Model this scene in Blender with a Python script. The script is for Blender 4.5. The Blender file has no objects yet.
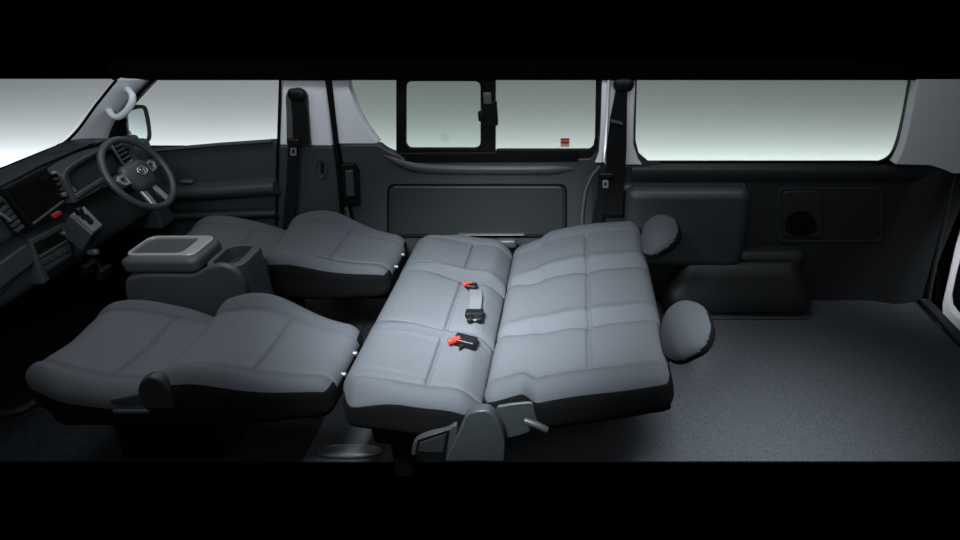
import bpy, bmesh, math
import numpy as np
from mathutils import Vector, Matrix

SC = bpy.context.scene
COL = SC.collection

# ------------------------------------------------------------------ camera
FPX, PXC, PYC = 600.0, 579.0, 270.0
PITCH = math.atan(334.0 / FPX)
CAM = Vector((0.0, -2.6, 1.625))
cp, sp = math.cos(PITCH), math.sin(PITCH)


def ray(px, py):
    u = (px - PXC) / FPX
    v = (py - PYC) / FPX
    return Vector((u, cp - v * sp, -sp - v * cp))


def ay(px, py, y):      # where a line of sight meets the upright plane Y = y
    d = ray(px, py)
    return CAM + d * ((y - CAM.y) / d.y)


def az(px, py, z):
    d = ray(px, py)
    return CAM + d * ((z - CAM.z) / d.z)


def ax(px, py, x):
    d = ray(px, py)
    return CAM + d * ((x - CAM.x) / d.x)


cam_data = bpy.data.cameras.new('camera')
cam = bpy.data.objects.new('camera', cam_data)
COL.objects.link(cam)
cam.location = CAM
cam.rotation_euler = (math.pi / 2 - PITCH, 0, 0)
cam_data.sensor_width = 36
cam_data.lens = FPX / 960 * 36
cam_data.shift_x = -(PXC - 480) / 960
cam_data.clip_start = 0.05
SC.camera = cam

# ------------------------------------------------------------------ materials


def mat(name, base, rough=0.5, metal=0.0, spec=0.5, noise=0.0, nscale=60, bump=0.0, bscale=400, sheen=0.0, emit=None):
    m = bpy.data.materials.new(name)
    m.use_nodes = True
    nt = m.node_tree
    b = nt.nodes['Principled BSDF']
    b.inputs['Base Color'].default_value = (*base, 1)
    b.inputs['Roughness'].default_value = rough
    b.inputs['Metallic'].default_value = metal
    b.inputs['Specular IOR Level'].default_value = spec
    if sheen:
        b.inputs['Sheen Weight'].default_value = sheen
        b.inputs['Sheen Roughness'].default_value = 0.5
    tc = nt.nodes.new('ShaderNodeTexCoord')
    if noise:
        n = nt.nodes.new('ShaderNodeTexNoise')
        n.inputs['Scale'].default_value = nscale
        n.inputs['Detail'].default_value = 6
        nt.links.new(tc.outputs['Object'], n.inputs['Vector'])
        r = nt.nodes.new('ShaderNodeValToRGB')
        r.color_ramp.elements[0].position = 0.3
        r.color_ramp.elements[1].position = 0.7
        r.color_ramp.elements[0].color = (*[c * (1 - noise) for c in base], 1)
        r.color_ramp.elements[1].color = (*[c * (1 + noise) for c in base], 1)
        nt.links.new(n.outputs['Fac'], r.inputs['Fac'])
        nt.links.new(r.outputs['Color'], b.inputs['Base Color'])
    if bump:
        n2 = nt.nodes.new('ShaderNodeTexNoise')
        n2.inputs['Scale'].default_value = bscale
        n2.inputs['Detail'].default_value = 3
        nt.links.new(tc.outputs['Object'], n2.inputs['Vector'])
        bp = nt.nodes.new('ShaderNodeBump')
        bp.inputs['Strength'].default_value = bump
        bp.inputs['Distance'].default_value = 0.002
        nt.links.new(n2.outputs['Fac'], bp.inputs['Height'])
        nt.links.new(bp.outputs['Normal'], b.inputs['Normal'])
    if emit:
        b.inputs['Emission Color'].default_value = (*emit[0], 1)
        b.inputs['Emission Strength'].default_value = emit[1]
    return m


def glass(name, tint, gloss=0.04):
    m = bpy.data.materials.new(name)
    m.use_nodes = True
    nt = m.node_tree
    for n in list(nt.nodes):
        nt.nodes.remove(n)
    o = nt.nodes.new('ShaderNodeOutputMaterial')
    t = nt.nodes.new('ShaderNodeBsdfTransparent')
    t.inputs['Color'].default_value = (*tint, 1)
    g = nt.nodes.new('ShaderNodeBsdfGlossy')
    g.inputs['Roughness'].default_value = 0.02
    mx = nt.nodes.new('ShaderNodeMixShader')
    mx.inputs['Fac'].default_value = gloss
    nt.links.new(t.outputs[0], mx.inputs[1])
    nt.links.new(g.outputs[0], mx.inputs[2])
    nt.links.new(mx.outputs[0], o.inputs['Surface'])
    return m


M = {}
M['fabric'] = mat('seat fabric', (0.055, 0.061, 0.070), 0.92, spec=0.15, noise=0.10, nscale=300, bump=0.35, bscale=700)
M['insert'] = mat('seat insert fabric', (0.063, 0.070, 0.079), 0.92, spec=0.15, noise=0.14, nscale=260, bump=0.4, bscale=600)
M['underside_shade'] = mat('seat underside cloth and headrest shade', (0.0028, 0.0031, 0.0034), 0.9, spec=0.1)  # near-black; dark undersides and cushion sides, and shade painted on headrests
M['plastic'] = mat('charcoal trim plastic', (0.030, 0.036, 0.039), 0.42, spec=0.4, bump=0.12, bscale=900)
M['plastic2'] = mat('dark trim plastic', (0.016, 0.019, 0.021), 0.5, spec=0.35, bump=0.12, bscale=900)
M['dash'] = mat('dashboard plastic', (0.034, 0.040, 0.044), 0.5, spec=0.4, bump=0.15, bscale=700)
M['black'] = mat('black plastic', (0.003, 0.0035, 0.004), 0.42, spec=0.22)
M['rubber'] = mat('black rubber', (0.002, 0.0024, 0.0028), 0.7, spec=0.1)
M['screen'] = mat('screen glass', (0.004, 0.004, 0.0035), 0.15, spec=0.4)
M['webbing'] = mat('black belt webbing', (0.004, 0.0045, 0.0055), 0.75, spec=0.12, noise=0.2, nscale=200)
M['webgrey'] = mat('grey belt webbing', (0.085, 0.09, 0.096), 0.7, spec=0.2, noise=0.1, nscale=200)
M['grey'] = mat('light grey pillar trim', (0.62, 0.645, 0.69), 0.55, spec=0.3, bump=0.05, bscale=900)
M['grey2'] = mat('pale grey door edge', (0.80, 0.81, 0.85), 0.5, spec=0.3)
M['white'] = mat('white body paint', (0.75, 0.76, 0.80), 0.25, spec=0.5)
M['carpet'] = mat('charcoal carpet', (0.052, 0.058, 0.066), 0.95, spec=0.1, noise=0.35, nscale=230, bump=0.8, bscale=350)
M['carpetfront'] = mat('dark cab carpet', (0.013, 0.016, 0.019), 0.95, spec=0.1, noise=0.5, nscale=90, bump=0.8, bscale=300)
M['silver'] = mat('satin silver trim', (0.42, 0.43, 0.45), 0.32, metal=0.8)
M['gunmetal'] = mat('gunmetal panel', (0.12, 0.125, 0.13), 0.38, metal=0.5)
M['satin'] = mat('satin grey trim', (0.27, 0.28, 0.29), 0.3, metal=0.3)  # base lightened to paint in reflections on the lid rim
M['tray'] = mat('lightened tray floor', (0.22, 0.23, 0.25), 0.5)  # reflected light painted in as a paler base colour
M['chrome'] = mat('chrome', (0.75, 0.76, 0.78), 0.12, metal=1.0)
M['red'] = mat('red button', (0.36, 0.025, 0.015), 0.4, spec=0.4)
M['redlamp'] = mat('hazard button red', (0.32, 0.025, 0.02), 0.4, spec=0.4)
M['orange'] = mat('orange sticker', (0.75, 0.20, 0.05), 0.6)
M['cream'] = mat('pale sticker', (0.62, 0.62, 0.58), 0.6)
M['mirror'] = mat('mirror glass', (0.36, 0.40, 0.40), 0.04, metal=1.0)
M['backdrop'] = mat('studio backdrop paper', (0.82, 0.83, 0.84), 0.95, spec=0.1)
M['headliner'] = mat('black headliner cloth', (0.0015, 0.0016, 0.0018), 0.98, spec=0.0)
M['clear'] = glass('clear glass', (0.93, 0.96, 0.96), 0.0)
M['tint'] = glass('green tinted glass', (0.76, 0.81, 0.78), 0.015)
M['dustprint'] = mat('etched glass mark', (0.33, 0.36, 0.36), 0.8)

# ------------------------------------------------------------------ object helpers


def root_loc(o):
    l = Vector((0, 0, 0))
    while o:
        l += o.location
        o = o.parent
    return l


def tag(o, label=None, cat=None, group=None, kind=None):
    if label:
        o['label'] = label
    if cat:
        o['category'] = cat
    if group:
        o['group'] = group
    if kind:
        o['kind'] = kind
    return o


def thing(name, loc, label, cat, group=None, kind=None):
    o = bpy.data.objects.new(name, None)
    o.empty_display_size = 0.05
    COL.objects.link(o)
    o.location = loc
    return tag(o, label, cat, group, kind)


def link_mesh(name, me, material, parent=None, bevel=0, seg=2, angle=35):
    o = bpy.data.objects.new(name, me)
    COL.objects.link(o)
    me.materials.clear()
    for m in (material if isinstance(material, (list, tuple)) else [material]):
        me.materials.append(m)
    if parent is None:
        xs = np.array([v.co[:] for v in me.vertices])
        c = Vector(((xs[:, 0].min() + xs[:, 0].max()) / 2, (xs[:, 1].min() + xs[:, 1].max()) / 2, xs[:, 2].min()))
        me.transform(Matrix.Translation(-c))
        o.location = c
    else:
        o.parent = parent
        me.transform(Matrix.Translation(-root_loc(parent)))
    for p in me.polygons:
        p.use_smooth = True
    if bevel:
        md = o.modifiers.new('bevel', 'BEVEL')
        md.width = bevel
        md.segments = seg
        md.limit_method = 'ANGLE'
        md.angle_limit = math.radians(40)
        md.harden_normals = False
        me.set_sharp_from_angle(angle=math.radians(180))
        ws = o.modifiers.new('wn', 'WEIGHTED_NORMAL')
        ws.weight = 60
    else:
        me.set_sharp_from_angle(angle=math.radians(angle))
    return o


class MB:
    def __init__(self):
        self.bm = bmesh.new()

    def prism(self, pts, vec):
        vec = Vector(vec)
        a = [self.bm.verts.new(Vector(p)) for p in pts]
        b = [self.bm.verts.new(Vector(p) + vec) for p in pts]
        n = len(pts)
        self.bm.faces.new(a)
        self.bm.faces.new(b[::-1])
        for i in range(n):
            j = (i + 1) % n
            self.bm.faces.new((a[j], a[i], b[i], b[j]))
        return self

    def ring(self, outer, inner, vec):
        vec = Vector(vec)
        n = len(outer)
        oa = [self.bm.verts.new(Vector(p)) for p in outer]
        ia = [self.bm.verts.new(Vector(p)) for p in inner]
        ob = [self.bm.verts.new(Vector(p) + vec) for p in outer]
        ib = [self.bm.verts.new(Vector(p) + vec) for p in inner]
        for i in range(n):
            j = (i + 1) % n
            self.bm.faces.new((oa[i], oa[j], ia[j], ia[i]))
            self.bm.faces.new((ob[j], ob[i], ib[i], ib[j]))
            self.bm.faces.new((oa[j], oa[i], ob[i], ob[j]))
            self.bm.faces.new((ia[i], ia[j], ib[j], ib[i]))
        return self

    def box(self, c, s, rot=None):
        r = bmesh.ops.create_cube(self.bm, size=1.0)
        mtx = Matrix.Translation(Vector(c)) @ (rot.to_4x4() if rot else Matrix.Identity(4)) @ Matrix.Diagonal((s[0], s[1], s[2], 1))
        bmesh.ops.transform(self.bm, matrix=mtx, verts=r['verts'])
        return self

    def bb(self, x0, x1, y0, y1, z0, z1):
        return self.box(((x0 + x1) / 2, (y0 + y1) / 2, (z0 + z1) / 2), (abs(x1 - x0), abs(y1 - y0), abs(z1 - z0)))

    def tube(self, pts, r, n=12, closed=False, flat=None):
        pts = [Vector(p) for p in pts]
        m = len(pts)
        rs = r if isinstance(r, (list, tuple)) else [r] * m
        prev = None
        rings = []
        for i, p in enumerate(pts):
            if closed:
                t = pts[(i + 1) % m] - pts[i - 1]
            else:
                t = pts[min(i + 1, m - 1)] - pts[max(i - 1, 0)]
            t.normalize()
            if prev is None:
                up = Vector((0, 0, 1)) if abs(t.z) < 0.9 else Vector((1, 0, 0))
                a = t.cross(up).normalized()
            else:
                a = (prev - t * prev.dot(t)).normalized()
            prev = a
            b = t.cross(a)
            rings.append([self.bm.verts.new(p + (a * math.cos(2 * math.pi * k / n) + b * math.sin(2 * math.pi * k / n)) * rs[i]) for k in range(n)])
        cnt = m if closed else m - 1
        for i in range(cnt):
            A, B = rings[i], rings[(i + 1) % m]
            for k in range(n):
                l = (k + 1) % n
                self.bm.faces.new((A[k], A[l], B[l], B[k]))
        if not closed:
            self.bm.faces.new(rings[0][::-1])
            self.bm.faces.new(rings[-1])
        return self

    def strip(self, pts, wvec, thick):
        """flat band following pts, full width vector(s) wvec, thickness vector thick"""
        pts = [Vector(p) for p in pts]
        th = Vector(thick)
        ws = wvec if isinstance(wvec, list) else [wvec] * len(pts)
        rows = []
        for p, w in zip(pts, ws):
            w = Vector(w) / 2
            rows.append([self.bm.verts.new(q) for q in (p - w, p + w, p + w + th, p - w + th)])
        for A, B in zip(rows, rows[1:]):
            for k in range(4):
                l = (k + 1) % 4
                self.bm.faces.new((A[k], A[l], B[l], B[k]))
        self.bm.faces.new(rows[0][::-1])
        self.bm.faces.new(rows[-1])
        return self

    def lathe(self, prof, c, axis, n=24):
        """prof: list of (radius, height along axis)"""
        axis = Vector(axis).normalized()
        up = Vector((0, 0, 1)) if abs(axis.z) < 0.9 else Vector((1, 0, 0))
        a = axis.cross(up).normalized()
        b = axis.cross(a)
        rings = []
        for r, h in prof:
            rings.append([self.bm.verts.new(Vector(c) + axis * h + (a * math.cos(2 * math.pi * k / n) + b * math.sin(2 * math.pi * k / n)) * max(r, 1e-4)) for k in range(n)])
        for A, B in zip(rings, rings[1:]):
            for k in range(n):
                l = (k + 1) % n
                self.bm.faces.new((A[k], A[l], B[l], B[k]))
        self.bm.faces.new(rings[0][::-1])
        self.bm.faces.new(rings[-1])
        return self

    def rbox(self, c, h, r, rot=None, fn=None, res=(24, 24, 8)):
        v, f = rounded(h, r, res)
        if fn is not None:
            v = fn(v)
        R = np.array(rot) if rot is not None else np.eye(3)
        v = v @ R.T + np.array(c)
        vs = [self.bm.verts.new(p) for p in v]
        for q in f:
            self.bm.faces.new([vs[i] for i in q])
        return self

    def build(self, name, material, parent=None, bevel=0, seg=2, angle=35):
        bmesh.ops.recalc_face_normals(self.bm, faces=self.bm.faces[:])
        me = bpy.data.meshes.new(name)
        self.bm.to_mesh(me)
        self.bm.free()
        return link_mesh(name, me, material, parent, bevel, seg, angle)


PARAM = {}


def rounded(h, r, res):
    """vertices / quads of a box with half sizes h and edge radius r"""
    nx, ny, nz = res
    keys, faces, vs = {}, [], []

    def vid(i, j, k):
        if (i, j, k) not in keys:
            keys[(i, j, k)] = len(vs)
            vs.append((2 * i / nx - 1, 2 * j / ny - 1, 2 * k / nz - 1))
        return keys[(i, j, k)]
    for i in range(nx):
        for j in range(ny):
            faces.append((vid(i, j, nz), vid(i + 1, j, nz), vid(i + 1, j + 1, nz), vid(i, j + 1, nz)))
            faces.append((vid(i, j, 0), vid(i, j + 1, 0), vid(i + 1, j + 1, 0), vid(i + 1, j, 0)))
    for i in range(nx):
        for k in range(nz):
            faces.append((vid(i, 0, k), vid(i + 1, 0, k), vid(i + 1, 0, k + 1), vid(i, 0, k + 1)))
            faces.append((vid(i, ny, k), vid(i, ny, k + 1), vid(i + 1, ny, k + 1), vid(i + 1, ny, k)))
    for j in range(ny):
        for k in range(nz):
            faces.append((vid(0, j, k), vid(0, j, k + 1), vid(0, j + 1, k + 1), vid(0, j + 1, k)))
            faces.append((vid(nx, j, k), vid(nx, j + 1, k), vid(nx, j + 1, k + 1), vid(nx, j, k + 1)))
    h = np.array(h, float)
    PARAM['z'] = np.array(vs)[:, 2]
    v = np.array(vs) * h
    rr = np.minimum(np.array(r, float) if np.ndim(r) else np.full(3, float(r)), h * 0.999)
    q = np.clip(v, -(h - rr), h - rr)
    d = (v - q) / rr
    n = np.linalg.norm(d, axis=1, keepdims=True)
    n[n < 1e-9] = 1
    return q + d / n * rr, faces


def rrect(cx, cy, hx, hy, r, n=6):
    out = []
    for sx, sy, a0 in ((1, 1, 0), (-1, 1, 90), (-1, -1, 180), (1, -1, 270)):
        for k in range(n + 1):
            a = math.radians(a0 + 90 * k / n)
            out.append((cx + sx * (hx - r) + r * math.cos(a), cy + sy * (hy - r) + r * math.sin(a)))
    return out


def pxpoly(pts, y):
    return [ay(a, b, y) for a, b in pts]


def smooth(pts, n=6):
    """Catmull-Rom through the points"""
    P = [Vector(p) for p in pts]
    out = []
    for i in range(len(P) - 1):
        p0, p1, p2, p3 = P[max(i - 1, 0)], P[i], P[i + 1], P[min(i + 2, len(P) - 1)]
        for k in range(n):
            t = k / n
            out.append(0.5 * ((2 * p1) + (p2 - p0) * t + (2 * p0 - 5 * p1 + 4 * p2 - p3) * t * t + (3 * p1 - p0 - 3 * p2 + p3) * t ** 3))
    out.append(P[-1])
    return out


def sm2(pts, n=6):
    return [(p.x, p.y) for p in smooth([(a, b, 0) for a, b in pts], n)]


def g(x, c, w):
    return np.exp(-((x - c) / w) ** 2)


def sstep(x, a, b):
    t = np.clip((x - a) / (b - a), 0, 1)
    return t * t * (3 - 2 * t)


def dup(o, parent=None, offset=(0, 0, 0)):
    c = o.copy()
    COL.objects.link(c)
    c.parent = parent
    if parent is None:
        c.location = o.location + Vector(offset)
    for ch in list(o.children):
        dup(ch, c)
    return c


def copies(o, n):
    return o


# ================================================================== SETTING
ZT = ay(579, 79.0, 0).z            # height at which the studio cut the body open
ZTOP = ZT + 0.07
XR = 1.72                           # rear door opening

# floors
m = MB()
m.prism([(-0.98, 0.02, 0), (-0.98, -1.072, 0), (XR, -1.072, 0), (XR, 0.02, 0)], (0, 0, -0.006))
fl = m.build('floor', M['carpet'])
tag(fl, 'charcoal carpeted load floor running from the bench to the tail', 'floor', kind='structure')
m = MB()
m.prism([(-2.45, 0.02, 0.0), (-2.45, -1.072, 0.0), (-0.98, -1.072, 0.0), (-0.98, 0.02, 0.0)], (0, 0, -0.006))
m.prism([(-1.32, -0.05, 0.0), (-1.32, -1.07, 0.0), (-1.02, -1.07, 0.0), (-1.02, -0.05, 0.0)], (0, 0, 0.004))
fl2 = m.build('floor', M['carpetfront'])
tag(fl2, 'dark cab floor under the two front seats and dashboard', 'floor', kind='structure')

# roof rail (where the roof is cut away)
m = MB()
m.bb(-1.95, 2.1, -0.03, 0.07, ZT, ZTOP)
o = m.build('trim_1', M['headliner'], bevel=0.006)
tag(o, 'black roof side rail running above all side windows', 'roof rail', kind='structure')

# ---- front door
fd = thing('door_1', (-1.6, 0.0, 0.05), 'charcoal front door with long armrest ledge beside steering wheel', 'door', kind='structure')


def profile_wall(x0, x1, prof, n=5, back=0.07, xf=None):
    """wall panel: smooth (y, z) profile swept along X"""
    P = smooth([(0, a, b) for a, b in prof], n)
    m = MB()
    loop = [(x0, p.y, p.z) for p in P] + [(x0, back, P[-1].z), (x0, back, P[0].z)]
    m.prism(loop, (x1 - x0, 0, 0))
    return m


# door panel cut along its rising belt line, then ledges
pl = [(104, 160), (150, 152), (165, 150.5), (215, 146), (279, 141.5)]
belt = [ay(a, b, 0.0) for a, b in pl]
m = MB()
zb = 0.12
m.prism([*belt, (belt[-1].x, 0, zb), (belt[0].x, 0, zb)], (0, 0.06, 0))
m.build('door_panel', M['plastic'], fd, bevel=0.008, seg=3)
a, b = ay(172, 190.5, -0.02), ay(276, 182, -0.02)
m = MB()
prof = smooth([(0, 0.03, 0.03), (0, 0.0, 0.022), (0, -0.045, 0.014), (0, -0.062, -0.004), (0, -0.055, -0.03), (0, -0.02, -0.055), (0, 0.03, -0.06)], 4)
m.prism([Vector((a.x - 0.12, q.y, a.z - 0.008 + q.z)) for q in prof], (b.x - a.x + 0.12, 0, b.z - a.z))
m.build('armrest', M['plastic'], fd)
m = MB()
a2, b2 = ay(168, 216, -0.02), ay(276, 212, -0.02)
m.prism([Vector((a2.x - 0.1, q.y * 0.6, a2.z + q.z * 0.6)) for q in prof], (b2.x - a2.x + 0.1, 0, b2.z - a2.z))
m.build('door_pocket', M['plastic2'], fd)
m = MB()
c = ay(187, 181.5, -0.012)
m.rbox(c, (0.028, 0.012, 0.008), 0.007, res=(12, 6, 6))
m.build('door_handle', M['gunmetal'], fd)
m = MB()
q = [ay(272, 142, -0.004), ay(279, 141.7, -0.004), ay(277.5, 182, -0.004), ay(271, 182, -0.004)]
m.prism(q, (0, 0.02, 0))
m.build('end_cap', M['plastic'], fd, bevel=0.003)
m = MB()
m.strip([ay(150, 151.2, -0.006), ay(165, 149.6, -0.006), ay(215, 145.2, -0.006), ay(272, 141.2, -0.006)], (0, 0.03, 0), (0, 0, 0.006))
m.build('belt_seal', M['gunmetal'], fd)

m = MB()
m.bb(-2.36, -2.30, -1.072, 0.07, 0.0, 0.80)
o = m.build('wall_front', M['black'])
tag(o, 'black bulkhead of the footwell under the dashboard', 'bulkhead', kind='structure')
m = MB()
m.bb(-2.30, -1.80, 0.012, 0.07, 0.0, 0.79)
m.build('kick_panel', M['plastic2'], fd)
# front side glass
m = MB()
m.prism([ay(108, 160, 0.03), ay(279, 142, 0.03), Vector((ay(281, 78, 0.03).x, 0.03, ZT)), Vector((ay(140, 78, 0.03).x, 0.03, ZT))], (0, 0.004, 0))
o = m.build('window_1', M['clear'])
tag(o, 'clear front door glass beside the driver seat', 'window', kind='structure')

# windscreen
A0 = Vector((-2.235, 0, 0.838))
A1 = A0 + (Vector((-1.885, 0, ZT + 0.02)) - A0) * 1.6
m = MB()
m.prism([(A0.x, -0.09, A0.z), (A0.x, -1.40, A0.z), (A1.x, -1.34, A1.z), (A1.x, -0.11, A1.z)], (-0.005, 0, 0.004))
o = m.build('window_2', M['clear'])
tag(o, 'raked clear windscreen in front of the dashboard', 'windscreen', kind='structure')

# A pillar
apl = [(117.5, 79.5), (97, 105), (81, 127), (70, 139), (62, 145)]
apr = [(107, 141), (112, 127), (122, 110), (138, 92), (150.5, 79.5)]
ap = thing('trim_2', (-1.95, -0.03, 0.85), 'grey front pillar trim leaning between windscreen and front door glass', 'pillar trim', kind='structure')
L = [ay(a, b, -0.10) for a, b in sm2(apl, 5)]
R = [ay(a, b, -0.005) for a, b in sm2(apr[::-1], 5)]
mbm = MB()
n = len(L)
rows = []
for i in range(n):
    l, r = L[i], R[i]
    row = []
    for k in range(7):
        t = k / 6
        p = l.lerp(r, t) + Vector((0.0, -0.02 * math.sin(math.pi * t), 0.0))
        row.append(p)
    rows.append(row)
gv = [[mbm.bm.verts.new(p) for p in row] for row in rows]
gb = [[mbm.bm.verts.new(p + Vector((-0.01, 0.035, 0))) for p in row] for row in rows]
for i in range(n - 1):
    for k in range(6):
        mbm.bm.faces.new((gv[i][k], gv[i][k + 1], gv[i + 1][k + 1], gv[i + 1][k]))
        mbm.bm.faces.new((gb[i][k + 1], gb[i][k], gb[i + 1][k], gb[i + 1][k + 1]))
    mbm.bm.faces.new((gv[i][0], gv[i + 1][0], gb[i + 1][0], gb[i][0]))
    mbm.bm.faces.new((gv[i + 1][6], gv[i][6], gb[i][6], gb[i + 1][6]))
for i in (0, n - 1):
    for k in range(6):
        mbm.bm.faces.new((gv[i][k], gb[i][k], gb[i][k + 1], gv[i][k + 1]))
mbm.build('pillar_cover', M['grey'], ap, angle=50)
m = MB()
m.tube([p + Vector((-0.004, 0.004, 0.0)) for p in L], 0.0062, 8)
m.build('windscreen_seal', M['rubber'], ap)
m = MB()
m.strip([p + Vector((0.0, -0.004, 0)) for p in [ay(a + 3, b, 0) for a, b in sm2(apr[::-1], 5)]],
        [(0.020 + 0.018 * (i / 20), 0, 0) for i in range(21)], (0, 0.03, 0))
m.build('door_seal', M['rubber'], ap)
# black triangle that carries the mirror
m = MB()
m.prism(pxpoly([(103, 140), (109, 124), (117, 112), (125, 107), (127, 142), (112, 144)], 0.012), (0, 0.02, 0))
m.build('mirror_sail', M['black'], ap, bevel=0.003)
m = MB()
m.prism(pxpoly([(113.5, 142), (114.5, 116), (117, 116), (116.5, 142)], 0.004), (0, 0.008, 0))
m.build('sail_rib', M['plastic'], ap, bevel=0.002)

# assist grip on that pillar
gp = [ay(126.5, 90.5, -0.052), ay(129, 90.5, -0.085), ay(132.5, 95.5, -0.11), ay(131.5, 103, -0.12), ay(125.5, 112, -0.12), ay(118, 117, -0.115), ay(112.5, 115.5, -0.10), ay(109.5, 111.0, -0.065)]
m = MB()
m.tube(smooth(gp, 6), [0.0135] * 3 + [0.0125] * 36 + [0.014] * 4, 14)
m.bm.verts.ensure_lookup_table()
o = m.build('grab_handle', M['grey'])
tag(o, 'curved grey grab handle on front pillar above the mirror', 'grab handle')

# ---- B pillar
bp_ = thing('trim_3', (-1.2, 0.02, 0.1), 'two-tone door pillar behind front door glass, light grey over charcoal', 'pillar trim', kind='structure')
m = MB()
m.prism(pxpoly([(281.5, 76), (326.5, 76), (333, 147), (278, 146)], 0.0), (0, 0.06, 0))
m.build('upper_cover', M['grey'], bp_, bevel=0.012, seg=3)
m = MB()
lo = pxpoly([(278, 146.3), (333, 147.3), (341, 212)], -0.004)
lo2 = ay(277, 212, -0.004)
m.prism([lo[0], lo[1], Vector((lo[1].x, -0.004, 0.1)), Vector((lo[0].x, -0.004, 0.1))], (0, 0.06, 0))
m.build('lower_cover', M['plastic'], bp_, bevel=0.006, seg=3)
m = MB()
m.tube([ay(280.5, 76, -0.004), ay(278.5, 140, -0.004), ay(277.5, 150, -0.004), ay(276.5, 225, -0.004)], 0.0065, 8)
m.build('front_seal', M['rubber'], bp_)
m = MB()
m.tube(smooth([ay(327, 76, -0.008), ay(333, 120, -0.008), ay(337, 155, -0.008), ay(342, 212, -0.008), ay(345, 260, -0.008)], 4), 0.0105, 8)
m.build('rear_seal', M['rubber'], bp_)
m = MB()
m.prism(pxpoly([(322, 76), (341, 76), (349, 150), (352, 200), (368, 300), (335, 300), (330, 150)], 0.045), (0, 0.03, 0))
m.build('gap_backing', M['rubber'], bp_)  # unseen backing added to stop backdrop light leaking through the gap
# belt slot surround
m = MB()
sur = sm2([(286, 110), (285.5, 97), (289, 90.5), (297, 87.5), (304, 90), (308, 98), (309.5, 125), (311.5, 146.5)], 4)
m.prism(pxpoly(sur + [(286.5, 146.5)], -0.006), (0, 0.012, 0))
m.build('belt_recess', M['gunmetal'], bp_, bevel=0.003)
m = MB()
ov = [(321 + 6.2 * math.cos(t) , 168.5 + 10.5 * math.sin(t)) for t in np.linspace(0, 2 * math.pi, 25)[:-1]]
ov2 = [(321 + 4.8 * math.cos(t), 168.5 + 8.7 * math.sin(t)) for t in np.linspace(0, 2 * math.pi, 25)[:-1]]
m.ring(pxpoly(ov, -0.010), pxpoly(ov2, -0.010), (0, 0.012, 0))
m.build('cap_rim', M['plastic'], bp_, bevel=0.001)
m = MB()
m.prism(pxpoly([(320, 163), (323.5, 163), (323.5, 173), (321, 174)], -0.009), (0, 0.006, 0))
m.build('cap_slot', M['black'], bp_, bevel=0.001)

# front seat belt on the B pillar
sb = thing('seat_belt', ay(296, 215, -0.03), 'black seat belt hanging on pillar between front and sliding door', 'seat belt', 'shoulder belts on the wall pillars')


def anchor(c, sx, parent):
    m = MB()
    m.rbox(c, (0.032 * sx, 0.016, 0.028), 0.026, res=(16, 8, 12))
    return m.build('belt_anchor', M['black'], parent)


anchor(ay(297, 95, -0.022), 1.25, sb)
m = MB()
m.strip([ay(297.5, 100, -0.028), ay(300, 118, -0.030), ay(301, 145, -0.032)], [(0.058, 0, 0), (0.066, 0, 0), (0.070, 0, 0)], (0, 0.003, 0))
m.strip([ay(293.5, 140, -0.036), ay(292, 180, -0.04), ay(287, 235, -0.05)], [(0.046, 0, 0), (0.050, 0, 0), (0.05, 0, 0)], (0, 0.003, 0))
m.build('webbing', M['webbing'], sb)
m = MB()
c = ay(294, 143, -0.045)
m.rbox(c, (0.028, 0.009, 0.020), 0.008, res=(10, 6, 8))
m.build('tongue_cover', M['black'], sb)


def tongue(cx, cy, y, parent, s=1.0):
    m = MB()
    oo = rrect(cx, cy, 3.0 * s, 4.2 * s, 1.2 * s, 3)
    ii = rrect(cx, cy + 0.2, 1.2 * s, 2.0 * s, 0.5 * s, 3)
    m.ring(pxpoly(oo, y), pxpoly(ii, y), (0, 0.003, 0))
    return m.build('tongue_plate', M['silver'], parent)


tongue(293.3, 151.5, -0.05, sb)

# ---- sliding door
sd = thing('door_2', (-0.5, 0.0, 0.05), 'charcoal sliding door with recessed panel and black framed window', 'door', kind='structure')
wl = sm2([(347, 76), (349, 88), (354, 103), (361, 118), (370, 132), (378, 142), (387, 149), (400, 154)], 4)     # left curve of glass
# upper grey cover
m = MB()
up = [(331, 76), (347, 76)] + [p for p in wl if p[1] < 143] + [(377, 144), (338.5, 144)]
m.prism(pxpoly(up, 0.002), (0, 0.05, 0))
m.build('upper_cover', M['grey'], sd, bevel=0.008, seg=3)
# dark lower panel up to the sill: U shape
zs = ay(480, 158, 0).z
left = ay(338.5, 144.5, 0).x
right = ay(597, 163, 0).x
m = MB()
u = [Vector((left, 0, 0.06)), ay(338.5, 144.5, 0), ay(377, 144.5, 0)]
u += [ay(a, b + 1.5, 0) for a, b in wl if b >= 143.5]
u += [ay(404, 158.5, 0), ay(590, 158.5, 0), ay(597, 150, 0), ay(599.5, 120, 0), ay(601, 76, 0), ay(606, 76, 0), ay(604, 150, 0), Vector((ay(604, 160, 0).x, 0, 0.06))]
m.prism(u, (0, 0.05, 0))
m.build('door_panel', M['plastic'], sd, bevel=0.010, seg=3)
# raised roll below the window, following the curve on the left
rp = [ay(a, b, 0.013) for a, b in sm2([(372, 143), (383, 153.5), (400, 162), (425, 167.5), (470, 169), (540, 169), (585, 168)], 5)]
m = MB()
rr_ = [0.003 + 0.025 * min(1, i / 12, (len(rp) - 1 - i) / 4) for i in range(len(rp))]
m.tube(rp, rr_, 14)
m.build('sill_roll', M['plastic'], sd)
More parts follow.
